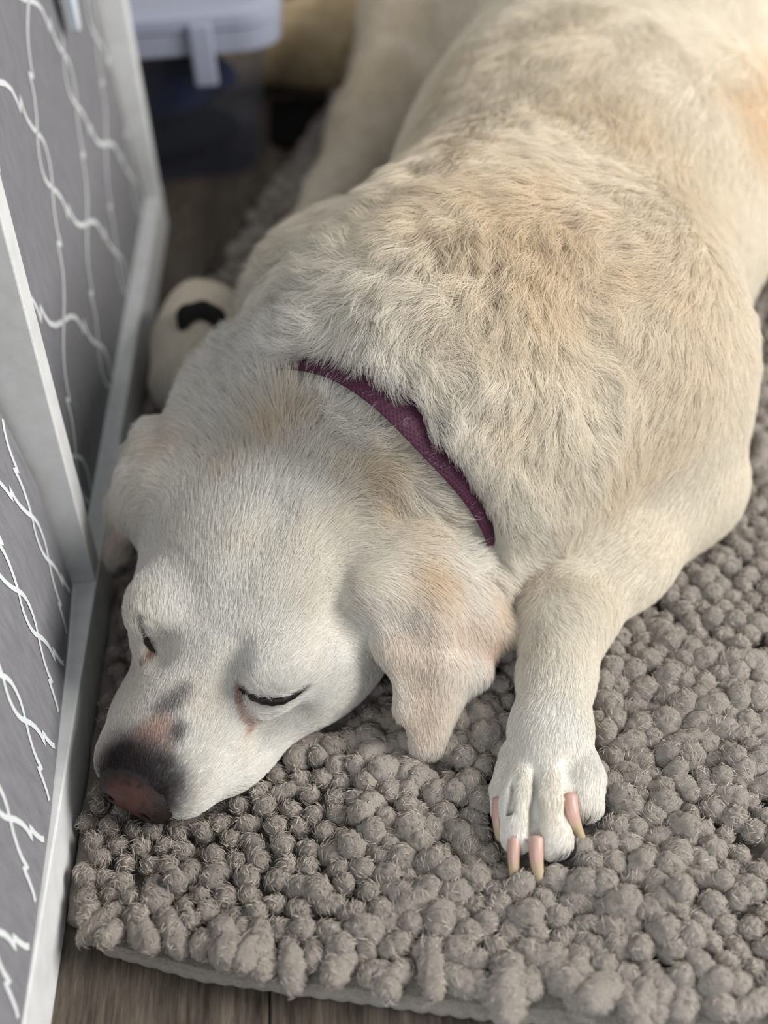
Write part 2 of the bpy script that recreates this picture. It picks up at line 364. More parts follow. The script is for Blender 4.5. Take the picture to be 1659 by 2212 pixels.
def coat_colour(p, jitter=0.0):
    c = np.tile(np.array(WHITE), (len(p), 1))
    n1 = value_noise(p, 26, 11)[:, None]; n2 = value_noise(p, 60, 12)[:, None]
    c = c + (np.array(TAN) - c) * np.clip(0.04 + 0.10 * n1 + 0.08 * n2, 0, 1)
    bw = np.clip((p[:, 1:2] - .66) / .12 + (p[:, :1] - .02) / .10, 0, 1); c = c + (np.array((0.93, 0.86, 0.745)) - c) * bw      # cream body, white face
    for ctr, r, cc, a in SPOTS:
        w = a * np.exp(-((p - ctr) ** 2).sum(1) / (r * r * 0.9))[:, None] * (1 + 0.5 * n2); c = c + (np.array(cc) - c) * np.clip(w, 0, 1)
    for ctr, r, cc, a in FACE:
        m = np.abs(p - ctr).max(1) < r * 3
        if not m.any(): continue
        q = p[m] + (0.25 * r) * rng.normal(size=(m.sum(), 3)) * (1 if jitter else 0)
        w = a * np.exp(-(((q - ctr) ** 2).sum(1) / (r * r)) ** 1.4)[:, None]; c[m] = c[m] + (np.array(cc) - c[m]) * w
    l = (p - E0) @ HA.T                        # pigment around the nose leather
    w = np.exp(-(((l[:, 0] - .076) / .0205) ** 2 + (l[:, 1] / .029) ** 2 + ((l[:, 2] + .024) / .022) ** 2) ** 1.6) * (1 + .25 * n2[:, 0])
    w = np.clip(w * 1.25, 0, .98)[:, None]; c = c + (np.array((0.055, 0.046, 0.050)) - c) * w
    return c
# where the hair lies: pixel pairs traced along the coat, turned into surface vectors
FLOW = [(330,1650,400,1520),(250,1600,300,1500),(430,1690,560,1620),(470,1470,500,1380),(380,1350,330,1260),(520,1380,580,1250),(620,1420,740,1390),(560,1250,600,1120),(400,1180,420,1060),
        (640,1150,760,1080),(720,1490,800,1490),(600,1620,680,1560),(480,1600,500,1500),(400,1480,420,1400),(520,1700,590,1650),(330,1250,330,1150),(860,1280,880,1450),(900,1450,915,1590),(1000,1300,1050,1370),(950,1350,980,1450),
        (520,1000,480,890),(600,940,580,840),(700,960,730,860),(800,980,860,900),(420,930,350,940),(900,1080,960,1050),(880,1150,960,1190),(1000,1150,1040,1170),(280,1000,260,1100),(650,1050,640,950),
        (760,640,660,700),(850,760,800,800),(950,820,900,880),(1000,950,1000,1020),(1080,1080,1080,1160),(1130,1150,1130,1230),(1200,1150,1190,1220),(1150,950,1120,1050),(1050,800,1000,880),(640,640,560,680),
        (1000,500,960,600),(1100,350,1050,450),(1300,300,1200,420),(1250,600,1230,720),(1400,500,1400,650),(1450,800,1420,900),(850,420,760,480),(1100,100,1040,200),(1500,200,1480,350),(1320,950,1290,1050),(1600,450,1600,600),
        (1400,1150,1300,1250),(1220,1350,1200,1480),(1190,1550,1180,1660),(1120,1700,1115,1790),(1190,1700,1192,1790),(1260,1650,1264,1730),(1500,1000,1450,1080),(420,700,400,800),(760,250,710,360)]
fp, fv = [], []
for a, b, c, d in FLOW:
    A, B = on(a, b), on(c, d); v = B - A; fp.append((A + B) / 2); fv.append(v / np.linalg.norm(v))
fp, fv = np.array(fp), np.array(fv)
# (pixel, sigma, length, lift, clump, waviness)
LEN = [(300,1640,.022,.0035,.25,.0,.05),(420,1680,.03,.005,.22,.1,.05),(440,1450,.03,.0055,.20,.10,.06),(520,1200,.05,.0085,.22,.2,.08),(700,1450,.04,.006,.2,.1,.06),(900,1450,.05,.007,.22,.2,.08),(1000,1300,.05,.008,.22,.2,.08),
       (560,860,.035,.021,.55,.5,.15),(740,880,.035,.020,.5,.5,.15),(900,1000,.035,.018,.42,.4,.15),(1030,1130,.025,.018,.4,.4,.15),(330,980,.03,.010,.3,.2,.1),
       (760,660,.05,.032,.50,.80,.65),(950,800,.06,.035,.50,.80,.75),(1100,900,.06,.035,.50,.80,.75),(1120,1130,.045,.030,.42,.75,.6),(1050,500,.07,.033,.50,.80,.75),(1250,600,.06,.030,.48,.75,.65),(1250,300,.07,.026,.40,.6,.45),(1200,60,.09,.018,.28,.3,.18),(1420,150,.09,.018,.28,.3,.18),(1000,180,.07,.020,.3,.35,.2),
       (1420,700,.06,.018,.35,.5,.3),(1360,1000,.035,.016,.5,.8,.7),(1500,400,.08,.018,.3,.4,.2),(1480,1030,.05,.009,.22,.2,.1),(1300,1230,.06,.008,.2,.2,.1),(1200,1500,.05,.007,.18,.2,.08),(1190,1700,.022,.0042,.14,.3,.08),(1190,1790,.022,.0045,.14,.4,.08),
       (900,150,.10,.022,.35,.4,.2),(650,450,.06,.012,.3,.2,.1),(420,760,.05,.009,.3,.2,.1),(1600,200,.10,.018,.3,.3,.15)]
lp = np.array([on(a[0], a[1]) for a in LEN]); ls = np.array([a[2] for a in LEN]); lv = np.array([a[3:] for a in LEN])
def blend(p, ctr, sig, val, default, eps):
    num = np.tile(np.array(default, float) * eps, (len(p), 1)); den = np.full((len(p), 1), eps)
    for i in range(len(ctr)):
        w = np.exp(-((p - ctr[i]) ** 2).sum(1) / (2 * (sig[i] if np.ndim(sig) else sig) ** 2))[:, None]; num += w * val[i]; den += w
    return num / den

# body mesh with coat colour underneath
fluff = blend(DV, lp, ls, lv, (.018, .3, .3, .15), 1e-4)
bumpy = (value_noise(DV, 45, 3) * 0.6 + value_noise(DV, 90, 4) * 0.4) * np.clip((fluff[:, 0] - .014) / .02, 0, 1) * 0.006
DV = DV + DN * bumpy[:, None]; DN = vert_normals(DV, DQ)
def coat_material():
    m, nt, b = nodes_of('dog_coat')
    a = nd(nt, 'ShaderNodeAttribute'); a.attribute_name = 'coat'; L(nt, a.outputs['Color'], b.inputs['Base Color'])
    b.inputs['Roughness'].default_value = 0.75; b.inputs['Specular IOR Level'].default_value = 0.12
    return m
def fur_material():
    m, nt, b = nodes_of('dog_fur')
    a = nd(nt, 'ShaderNodeAttribute'); a.attribute_name = 'coat'; L(nt, a.outputs['Color'], b.inputs['Base Color'])
    b.inputs['Roughness'].default_value = 0.55; b.inputs['Specular IOR Level'].default_value = 0.22
    tr_ = nd(nt, 'ShaderNodeBsdfTranslucent'); L(nt, a.outputs['Color'], tr_.inputs[0])
    mx = nd(nt, 'ShaderNodeMixShader'); mx.inputs[0].default_value = 0.30
    L(nt, b.outputs[0], mx.inputs[1]); L(nt, tr_.outputs[0], mx.inputs[2]); L(nt, mx.outputs[0], nt.nodes['Material Output'].inputs[0])
    return m
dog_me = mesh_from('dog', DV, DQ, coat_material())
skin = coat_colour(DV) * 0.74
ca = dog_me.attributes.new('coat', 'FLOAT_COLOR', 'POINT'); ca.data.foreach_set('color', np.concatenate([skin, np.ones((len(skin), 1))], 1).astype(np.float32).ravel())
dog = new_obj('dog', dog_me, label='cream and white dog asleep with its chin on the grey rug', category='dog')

def make_fur(n_total):
    T = np.concatenate([DQ[:, [0, 1, 2]], DQ[:, [0, 2, 3]]])
    a, b, c = DV[T[:, 0]], DV[T[:, 1]], DV[T[:, 2]]
    ctr = (a + b + c) / 3; ar = np.linalg.norm(np.cross(b - a, c - a), axis=1) / 2
    w = ar * np.clip((1.15 / np.maximum(ctr[:, 1], .5)) ** 2.0, .5, 5); w[(ctr[:, 2] < RUG + .003)] = 0
    hd_d = ((ctr - hd(-.03, 0, 0)) ** 2).sum(1); w *= 1 + 0.9 * np.exp(-hd_d / .01)
    nz = np.cross(b - a, c - a)[:, 2] / (2 * ar + 1e-12); w *= np.clip(nz + 1.0, .12, 1)
    t = rng.choice(len(T), n_total, p=w / w.sum())
    r1 = np.sqrt(rng.random(n_total)); r2 = rng.random(n_total)
    bc = np.stack([1 - r1, r1 * (1 - r2), r1 * r2], 1)
    P = sum(DV[T[t, k]] * bc[:, k:k + 1] for k in range(3)); N = sum(DN[T[t, k]] * bc[:, k:k + 1] for k in range(3)); N /= np.linalg.norm(N, axis=1)[:, None]
    par = blend(P, lp, ls, lv, (.018, .3, .3, .15), 1e-4)
    ln, lift, clump, wav = par.T
    D = blend(P, fp, 0.032, fv, AX, 1e-5)
    wn = np.stack([value_noise(P, 22, 21), value_noise(P, 22, 22), value_noise(P, 22, 23)], 1) + .6 * np.stack([value_noise(P, 55, 24), value_noise(P, 55, 25), value_noise(P, 55, 26)], 1)
    wl = np.stack([value_noise(P, 11, 27), value_noise(P, 11, 28), value_noise(P, 11, 29)], 1); wn = wn * .8 + wl * .9
    D = D + wn * (0.25 + 1.6 * wav)[:, None] + rng.normal(size=P.shape) * (0.12 + .10 * wav)[:, None]
    D -= (D * N).sum(1)[:, None] * N; D /= np.linalg.norm(D, axis=1)[:, None] + 1e-9
    ln = ln * rng.uniform(.7, 1.15, n_total)
    lift = lift * rng.uniform(.6, 1.4, n_total)
    keep = (np.linalg.norm(P - NOSE_C, axis=1) > .0195) & (ln > 0)
    # nothing grows through the collar band
    dcol = np.full(len(P), 9.0)
    near = np.zeros(len(P), int)
    for qi, q in enumerate(CPD):
        dq = ((P - q) ** 2).sum(1); mm = dq < dcol; dcol = np.where(mm, dq, dcol); near = np.where(mm, qi, near)
    dcol = np.sqrt(dcol)
    keep &= dcol > .0050
    ln = np.where(dcol < .018, np.maximum(ln, .019), ln)
    nape = (((P - CPD[near]) @ cn) < .001) & (dcol < .026) & (RING[near, 0] > cth[0] - .1) & (RING[near, 0] < cth[-1] + .1)
    ln = np.where(nape, rng.uniform(.015, .026, n_total), ln); D = np.where(nape[:, None], D * .6 + cn * 1.2 + RD[near] * .5, D); D -= (D * N).sum(1)[:, None] * N; D /= np.linalg.norm(D, axis=1)[:, None] + 1e-9
    for g in TOE_GAPS:                                      # hair stays short between the toes
        ga, gb = np.array([on(*g[0][:2]), on(*g[1][:2])]), at_z(*g[2]); gl = [ga[0], ga[1], gb]
        for a_, b_ in zip(gl[:-1], gl[1:]):
            ab = b_ - a_; tt = np.clip(((P - a_) @ ab) / (ab @ ab), 0, 1); dg = np.linalg.norm(P - a_ - tt[:, None] * ab, axis=1); ln = ln * np.clip(dg / .009, .2, 1)
    lift = np.where(dcol < .017, np.maximum(lift, .75), lift)
    P, N, D, ln, lift, clump, wav = P[keep], N[keep], D[keep], ln[keep], lift[keep], clump[keep], wav[keep]; n = len(P)
    K = 5; ts = np.linspace(0, 1, K)
    d0 = D + N * (lift * 1.6)[:, None]; d0 /= np.linalg.norm(d0, axis=1)[:, None]
    d1 = D + N * (lift * 0.2)[:, None] + np.array([0, 0, -.35]) * wav[:, None]; d1 /= np.linalg.norm(d1, axis=1)[:, None]
    pts = np.empty((n, K, 3)); 
    for k, tt in enumerate(ts): pts[:, k] = P + ln[:, None] * (d0 * (tt - .5 * tt * tt) + d1 * (.5 * tt * tt))
    # clumps: neighbouring strands lean to a common tip
    cs = np.where(wav > .3, np.where(rng.random(n) < .45, .016, .007), .005)
    cell = np.floor((P + .004 * np.stack([value_noise(P, 90, 31), value_noise(P, 90, 32), value_noise(P, 90, 33)], 1)) / cs[:, None]).astype(np.int64)
    key = ((cell[:, 0] * 73856093) ^ (cell[:, 1] * 19349663) ^ (cell[:, 2] * 83492791)) * 4 + (cs > .006) + (cs > .01)
    _, inv = np.unique(key, return_inverse=True); cnt = np.bincount(inv)
    mean = np.stack([np.bincount(inv, pts[:, -1, k]) / cnt for k in range(3)], 1)
    side = np.cross(D, N); ph = rng.random(len(cnt)) * 6.283
    for k, tt in enumerate(ts):
        pts[:, k] += (mean[inv] - pts[:, -1]) * (clump * .75 * tt ** 1.5)[:, None] if k < K - 1 else 0
        pts[:, k] += side * (np.sin(ph[inv] + tt * 4.2) * tt * ln * wav * .26)[:, None]
    pts[:, -1] += (mean[inv] - pts[:, -1]) * (clump * .75)[:, None]
    colr = coat_colour(P, 1.0) * rng.uniform(.86, 1.10, n)[:, None]
    hc = bpy.data.hair_curves.new('fur'); hc.add_curves([K] * n)
    hc.attributes['position'].data.foreach_set('vector', pts.astype(np.float32).ravel())
    rad = np.tile(np.array([1, .95, .8, .55, .15]) * .00012, (n, 1))
    ra = hc.attributes.get('radius') or hc.attributes.new('radius', 'FLOAT', 'POINT'); ra.data.foreach_set('value', rad.astype(np.float32).ravel())
    at = hc.attributes.new('coat', 'FLOAT_COLOR', 'CURVE'); at.data.foreach_set('color', np.concatenate([np.clip(colr, 0, .95), np.ones((n, 1))], 1).astype(np.float32).ravel())
    hc.materials.append(fur_material())
    return new_obj('fur', hc, dog, kind='stuff')
NOSE_C = hd(0.073, 0, -0.037)
COLLAR_W = 0.022
fur = make_fur(430000)
# ------------------------------------------------------------------ floor
def wood_material():
    m, nt, b = nodes_of('floor_wood')
    oi = nd(nt, 'ShaderNodeObjectInfo'); tc = nd(nt, 'ShaderNodeTexCoord').outputs['Object']
    add = nd(nt, 'ShaderNodeVectorMath', operation='ADD'); L(nt, tc, add.inputs[0])
    sc = nd(nt, 'ShaderNodeVectorMath', operation='SCALE'); L(nt, oi.outputs['Location'], sc.inputs[0]); sc.inputs['Scale'].default_value = 7.3; L(nt, sc.outputs[0], add.inputs[1])
    mp = nd(nt, 'ShaderNodeMapping'); mp.inputs['Scale'].default_value = (1, 0.07, 1); L(nt, add.outputs[0], mp.inputs[0])
    n1 = noise_tex(nt, mp.outputs[0], 330, 6, .7); n2 = noise_tex(nt, mp.outputs[0], 45, 4, .6)
    mx = nd(nt, 'ShaderNodeMath', operation='MULTIPLY_ADD'); L(nt, n1, mx.inputs[0]); mx.inputs[1].default_value = .6; 
    m2 = nd(nt, 'ShaderNodeMath', operation='MULTIPLY'); L(nt, n2, m2.inputs[0]); m2.inputs[1].default_value = .4; L(nt, m2.outputs[0], mx.inputs[2])
    c = ramp(nt, mx.outputs[0], [(.36, (.024, .020, .016)), (.46, (.070, .057, .045)), (.56, (.125, .104, .082)), (.70, (.25, .21, .17))])
    L(nt, c, b.inputs['Base Color']); b.inputs['Roughness'].default_value = .55; b.inputs['Specular IOR Level'].default_value = .25
    bump(nt, b, n1, .25, .001); return m
wood = wood_material()
def bevel_box(lo, hi, bev=0.001, seg=1):
    bm = bmesh.new(); bmesh.ops.create_cube(bm, size=1)
    lo, hi = np.array(lo, float), np.array(hi, float)
    for v in bm.verts: v.co = Vector(lo + (np.array(v.co) + .5) * (hi - lo))
    if bev: bmesh.ops.bevel(bm, geom=bm.edges[:], offset=bev, segments=seg, affect='EDGES', profile=.5)
    return bm
def bm_obj(name, bm, mat, parent=None, loc=None, smooth=False, **props):
    me = bpy.data.meshes.new(name); bm.to_mesh(me); bm.free()
    if smooth: me.polygons.foreach_set('use_smooth', np.ones(len(me.polygons), bool))
    me.materials.append(mat); o = new_obj(name, me, parent, **props)
    if loc is not None: o.location = loc
    return o
WALLM = plain('wall_paint', (.62, .61, .58), .9, .1)
for nm, lo_, hi_ in (('wall_left', (-.66, -.3, 0), (-.58, 3.2, 2.4)), ('wall_far', (-.58, 2.9, 0), (1.4, 2.98, 2.4))): bm_obj(nm, bevel_box(lo_, hi_, 0), WALLM, kind='structure')
floor = bm_obj('floor', bevel_box((-1.2, -0.3, -.03), (1.4, 3.2, -.012), 0), plain('subfloor', (.012, .010, .008), .9), kind='structure')
pw = 0.152; seam = at_z(582, 2170, 0)[0]
pb = bevel_box((-pw / 2 + .0006, -.61, -.012), (pw / 2 - .0006, .61, 0), .0012)
plank_me = bpy.data.meshes.new('plank'); pb.to_mesh(plank_me); pb.free(); plank_me.materials.append(wood)
for i in range(-7, 9):
    off = (i * 0.437) % 1.22
    for j in range(-1, 3):
        o = new_obj('plank', plank_me, floor); o.location = (seam + pw * (i + .5), j * 1.2206 + off, 0)

# ------------------------------------------------------------------ shelf unit and fabric bins
def white_material():
    m, nt, b = nodes_of('white_laminate'); v = texco(nt)
    n = noise_tex(nt, v, 60, 4, .6)
    L(nt, ramp(nt, n, [(.25, (.70, .71, .71)), (.6, (.80, .82, .83))]), b.inputs['Base Color']); b.inputs['Roughness'].default_value = .42; return m
WHITE_M = white_material()
XF = -0.205
shelf = new_obj('storage_shelf', None, label='white laminate shelf unit holding the grey trellis fabric bins', category='shelf'); shelf.location = (XF - .17, .70, 0)
shelf_inv = Matrix.Translation((-(XF - .17), -.70, 0))
def board(name, lo, hi, bev=.0012):
    o = bm_obj(name, bevel_box(lo, hi, bev, 2), WHITE_M, shelf); o.matrix_parent_inverse = shelf_inv; return o
board('bottom_board', (XF - .34, .10, .0), (XF, 1.335, .048))
board('divider_panel', (XF - .33, .727, .048), (XF - .0005, .749, .60))
board('end_panel', (XF - .34, 1.306, .048), (XF, 1.330, .60))
board('end_panel', (XF - .34, .10, .048), (XF, .13, .60))
board('top_board', (XF - .34, .10, .60), (XF, 1.335, .622))
board('back_panel', (XF - .345, .10, .0), (XF - .34, 1.335, .622), 0)
def fabric_material():
    m, nt, b = nodes_of('grey_fabric')
    w1 = nd(nt, 'ShaderNodeTexWave', wave_type='BANDS', bands_direction='Z'); w1.inputs['Scale'].default_value = 230; L(nt, texco(nt), w1.inputs[0])
    w2 = nd(nt, 'ShaderNodeTexWave', wave_type='BANDS', bands_direction='Y'); w2.inputs['Scale'].default_value = 170; L(nt, texco(nt), w2.inputs[0])
    ad = nd(nt, 'ShaderNodeMath', operation='MULTIPLY'); L(nt, w1.outputs['Fac'], ad.inputs[0]); L(nt, w2.outputs['Fac'], ad.inputs[1])
    n = noise_tex(nt, texco(nt, 'Object', (1, 1, .25)), 160, 4, .7)
    s = nd(nt, 'ShaderNodeMath', operation='MULTIPLY_ADD'); L(nt, ad.outputs[0], s.inputs[0]); s.inputs[1].default_value = .5; L(nt, n, s.inputs[2])
    L(nt, ramp(nt, s.outputs[0], [(.3, (.17, .17, .188)), (.95, (.285, .285, .305))]), b.inputs['Base Color'])
    b.inputs['Roughness'].default_value = .8; b.inputs['Specular IOR Level'].default_value = .15; bump(nt, b, s.outputs[0], .25, .0008); return m
FAB = fabric_material(); PRINT = plain('white_print', (.74, .78, .80), .7, .2); STRAP = plain('pale_strap', (.62, .68, .76), .7, .2)
QUARTER = [(-.19, 0), (-.17, .09), (-.10, .17), (0, .24), (.13, .33), (.24, .44), (.285, .53), (.275, .635), (.40, .565), (.43, .66), (.52, .78), (.68, .88), (.84, .945), (1, 1)]
def trellis_lines():
    pts = [(u, v) for u, v in QUARTER]; up = pts[::-1]; up = [(u, -v) for u, v in up][:-1]
    return up + pts                     # from (1,-1) through the almond to (1,1)
def make_bin(label, y0, y1, z0, z1, xf, origin, per=(.150, .184), lw=.0042, strap=None):
    root = new_obj('fabric_bin', None, label=label, category='storage bin', group='grey trellis bins in the shelf')
    root.location = (xf((y0 + y1) / 2, z0) - .15, (y0 + y1) / 2, z0); inv = Matrix.Translation(-Vector(root.location))
    ny, nz = 60, 40; ys, zs = np.linspace(y0, y1, ny), np.linspace(z0, z1, nz)
    V = [(xf(y, z), y, z) for y in ys for z in zs]; Fc = [(i * nz + j, (i + 1) * nz + j, (i + 1) * nz + j + 1, i * nz + j + 1) for i in range(ny - 1) for j in range(nz - 1)]
    o = new_obj('front_panel', mesh_from('front_panel', V, Fc, FAB), root); o.matrix_parent_inverse = inv
    for y in (y0, y1):
        V = [(xf(y, z), y, z) for z in zs] + [(XF - .32, y, z) for z in zs]
        Fc = [(j, j + 1, nz + j + 1, nz + j) for j in range(nz - 1)]
        o = new_obj('side_panel', mesh_from('side_panel', V, Fc, FAB), root); o.matrix_parent_inverse = inv
    V, Fc = [], []
    base = trellis_lines(); hy, hz = per[0] / 2, per[1] / 2
    for i in range(-6, 7):
        for j in range(-4, 5):
            for sg in (1, -1):
                P = np.array([(origin[0] + 2 * i * hy + sg * u * hy, origin[1] + 2 * j * hz + v * hz) for u, v in base])
                # smooth resample, keeping the notches sharp
                Q = []
                for a in range(len(P) - 1):
                    for t in (0, .5): Q.append(P[a] + (P[a + 1] - P[a]) * t)
                Q.append(P[-1]); Q = np.array(Q)
                T = np.gradient(Q, axis=0); T /= np.linalg.norm(T, axis=1)[:, None] + 1e-9; Nn = np.stack([-T[:, 1], T[:, 0]], 1) * lw / 2
                A, B = Q + Nn, Q - Nn
                ok = lambda p: y0 + .001 < p[0] < y1 - .001 and z0 + .001 < p[1] < z1 - .001
                for a in range(len(Q) - 1):
                    qd = (A[a], B[a], B[a + 1], A[a + 1])
                    if all(ok(p) for p in qd):
                        n0 = len(V); V += [(xf(p[0], p[1]) + .0005, p[0], p[1]) for p in qd]; Fc.append((n0, n0 + 1, n0 + 2, n0 + 3))
    o = new_obj('trellis_print', mesh_from('trellis_print', V, Fc, PRINT), root, label='white printed trellis lines'); o.matrix_parent_inverse = inv
    if strap:
        (sy, sz, wd, hgt) = strap
        bm = bmesh.new()
        for k, (a, b) in enumerate((((-wd, hgt), (0, 0)), ((wd, hgt), (0, 0)))):
            pass
        x = xf(sy, sz)
        prof = [(-wd, hgt), (wd, hgt), (wd * .30, .004), (0, 0), (-wd * .30, .004)]
        f_ = [bm.verts.new((x + .014, sy + a, sz + b)) for a, b in prof]; k_ = [bm.verts.new((x + .008, sy + a, sz + b)) for a, b in prof]
        bm.faces.new(f_); bm.faces.new(k_[::-1])
        for a in range(5): bm.faces.new((f_[a], k_[a], k_[(a + 1) % 5], f_[(a + 1) % 5]))
        bmesh.ops.recalc_face_normals(bm, faces=bm.faces[:])
        ps = bm_obj('pull_strap', bm, STRAP, root, label='pale blue folded pull strap'); ps.matrix_parent_inverse = inv
        bm = bevel_box((x - .004, sy - wd * .5, sz + hgt - .012), (x + .009, sy + wd * .5, sz + hgt), .001)
        bm_obj('strap_anchor', bm, STRAP, ps)
    return root
def xf_near(y, z):
    bot = np.interp(y, [.30, .42, .52, .60, .66, .72], [.0005, .0015, .004, .0085, .0115, .016])
    return XF - np.interp(z, [.05, .14, .22, .40], [bot, .5 * bot + .013, .034, .040])
def xf_far(y, z): return XF - np.interp(z, [.05, .12, .25, .40], [.014, .019, .026, .030])
make_bin('grey trellis fabric bin in the near bay, cut off by the left frame edge', .135, .722, .0495, .44, xf_near, (.690, .122), (.070, .160), .0036)
make_bin('grey trellis fabric bin in the far bay, beside the plastic tub', .754, 1.302, .0495, .44, xf_far, (.966, .254), strap=(1.135, .286, .028, .10))

# ------------------------------------------------------------------ rug
EDGE = np.array([(-.300, .490), (-.197, .478), (-.179, .458), (-.122, .436), (-.054, .420), (.028, .401), (.185, .372), (.60, .300)])
LEFT = np.array([(.30, -.2035), (.99, -.2035), (1.218, -.143), (1.557, -.042), (1.66, -.010)])     # (y, x)
FAR_Y, RIGHT_X = 1.60, .60
def near_y(x): return np.interp(x, EDGE[:, 0], EDGE[:, 1])
def left_x(y): return np.interp(y, LEFT[:, 0], LEFT[:, 1])
def rug_material():
    m, nt, b = nodes_of('chenille'); 
    geo = nd(nt, 'ShaderNodeNewGeometry'); v = texco(nt)
    nz = noise_tex(nt, geo.outputs['Position'], 520, 4, .75); n2 = noise_tex(nt, geo.outputs['Position'], 9, 2)
    a = nd(nt, 'ShaderNodeMath', operation='MULTIPLY_ADD'); L(nt, nz, a.inputs[0]); a.inputs[1].default_value = .55
    h2 = nd(nt, 'ShaderNodeMath', operation='MULTIPLY'); L(nt, n2, h2.inputs[0]); h2.inputs[1].default_value = .45; L(nt, h2.outputs[0], a.inputs[2])
    L(nt, ramp(nt, a.outputs[0], [(.28, (.20, .172, .147)), (.5, (.38, .335, .292)), (.74, (.53, .48, .43))]), b.inputs['Base Color'])
    b.inputs['Roughness'].default_value = .9; b.inputs['Specular IOR Level'].default_value = .08
    b.inputs['Sheen Weight'].default_value = .25; b.inputs['Sheen Roughness'].default_value = .5
    bump(nt, b, nz, 1.0, .0025); return m
RUGM = rug_material()
def backing():
    bm = bmesh.new()
    xs = np.linspace(-.200, RIGHT_X, 220); low = [(x, near_y(x)) for x in xs]
    ysl = np.linspace(.48, FAR_Y, 60)[::-1]
    ring = low + [(RIGHT_X, FAR_Y)] + [(max(left_x(y) + .001, -.2035), y) for y in ysl]
    prof = [(0, .0005), (.0012, .002), (.0012, .005), (0, .008), (-.004, .010)]        # outward offset, height
    R = np.array(ring); ctr = R.mean(0); rows = []
    for o_, z in prof:
        d = R - ctr; d /= np.linalg.norm(d, axis=1)[:, None]
        rib = .0010 * np.sin(np.arange(len(R)) * 2.1) * (1 if z < .009 else 0)
        rows.append([bm.verts.new((max(p[0] + q[0] * (o_ + r), -.2042), p[1] + q[1] * (o_ + r), z)) for p, q, r in zip(R, d, rib)])
    for a, b in zip(rows[:-1], rows[1:]):
        for i in range(len(a)): bm.faces.new((a[i], a[(i + 1) % len(a)], b[(i + 1) % len(a)], b[i]))
    bm.faces.new(rows[-1]); bm.faces.new(rows[0][::-1])
    bmesh.ops.triangulate(bm, faces=[f for f in bm.faces if len(f.verts) > 4]); bmesh.ops.recalc_face_normals(bm, faces=bm.faces[:])
    return bm
rug = bm_obj('rug', backing(), RUGM, label='grey taupe chenille rug of fat tufts under the dog', category='rug')
def tuft_mesh(nu, nv, seed):
    """egg lying along +X, base at the origin side, chenille ribs as relief"""
    r = np.random.default_rng(seed); V = []; ph = r.uniform(0, 6.28); tw = r.uniform(3, 6) * r.choice([-1, 1]); nr = r.integers(5, 8)
    for i in range(nv + 1):
        th = math.pi * i / nv; x = -math.cos(th); rr = math.sin(th) ** .72
        for j in range(nu):
            a = 2 * math.pi * j / nu
            rib = .06 * math.sin(nr * a + tw * x + ph) + .075 * math.sin(13 * x + 2 * a + ph * 2) + .06 * r.normal()
            q = rr * (1 + rib); V.append((x * (1 + .02 * r.normal()) + .0, q * math.cos(a), q * math.sin(a)))
    Fc = []
    for i in range(nv):
        for j in range(nu):
            Fc.append((i * nu + j, i * nu + (j + 1) % nu, (i + 1) * nu + (j + 1) % nu, (i + 1) * nu + j))
    return np.array(V), np.array(Fc)
HI = [tuft_mesh(26, 18, s) for s in range(10)]; LO = [tuft_mesh(12, 8, s) for s in range(10)]
HI_ME = [mesh_from('tuft', v, f, RUGM) for v, f in HI]
def rug_points():
    rot = math.radians(-13.5); e1 = np.array([math.cos(rot), math.sin(rot)]); e2 = np.array([-e1[1], e1[0]]); s = .0146
    i, j = np.meshgrid(np.arange(-40, 75), np.arange(-10, 140)); P = np.stack([(i + .5 * (j % 2)).ravel() * s, j.ravel() * s * .84], 1)
    P = P + rng.normal(size=P.shape) * .0016
    W = np.array([-.20, .44]) + P[:, :1] * e1 + P[:, 1:] * e2
    q = np.concatenate([W, np.zeros((len(W), 1))], 1)
    W = W + np.stack([value_noise(q, 16, 41), value_noise(q, 16, 42)], 1) * .006
    ok = (W[:, 1] > near_y(W[:, 0]) + .004) & (W[:, 1] < FAR_Y) & (W[:, 0] > left_x(W[:, 1]) + .0075) & (W[:, 0] < RIGHT_X - .01)
    return W[ok]
RP = rug_points(); nR = len(RP); R3 = np.concatenate([RP, np.full((nR, 1), .012)], 1)
size = .0074 * (1 + .42 * value_noise(R3, 15, 51) + .13 * rng.normal(size=nR)); size = np.clip(size, .0060, .0115)
edge_d = RP[:, 1] - near_y(RP[:, 0]); near_edge = np.clip(1 - edge_d / .03, 0, 1)
size *= 1 + .22 * near_edge
elong = np.clip(1.40 + .30 * rng.normal(size=nR) + .35 * near_edge, 1.0, 2.1)
ang = value_noise(R3, 7, 52) * 2.2 - 1.0 + rng.normal(size=nR) * .55
tilt = np.clip(.75 + .35 * rng.normal(size=nR), .1, 1.35)                  # 0 = lying, pi/2 = upright
ang = np.where(near_edge > .35, -1.65 + .5 * rng.normal(size=nR), ang); tilt = np.where(near_edge > .35, np.clip(.1 + .3 * rng.normal(size=nR), -.35, .6), tilt)
zc = .0125 + size * (.55 + .45 * rng.random(nR)) + .003 * value_noise(R3, 14, 53)
# the dog presses the pile down
top = np.concatenate([RP, (zc + size * .9)[:, None]], 1); gd = FD.sample(top); press = gd < .003
zc = np.where(press, np.minimum(zc, .010), zc); tilt = np.where(press, .1, tilt)
inside = FD.sample(np.concatenate([RP, np.full((nR, 1), .017)], 1)) < -.012
keep = ~inside
def tuft_frame(k):
    ca, sa, ct, st = math.cos(ang[k]), math.sin(ang[k]), math.cos(tilt[k]), math.sin(tilt[k])
    ex = np.array([ca * ct, sa * ct, st]); ey = np.array([-sa, ca, 0]); ez = np.cross(ex, ey)
    a, b = size[k] * elong[k], size[k] * .92
    if press[k]: return np.stack([ex * a, ey * b, ez * b * .75], 1)
    return np.stack([ex * a, ey * b, ez * b], 1)
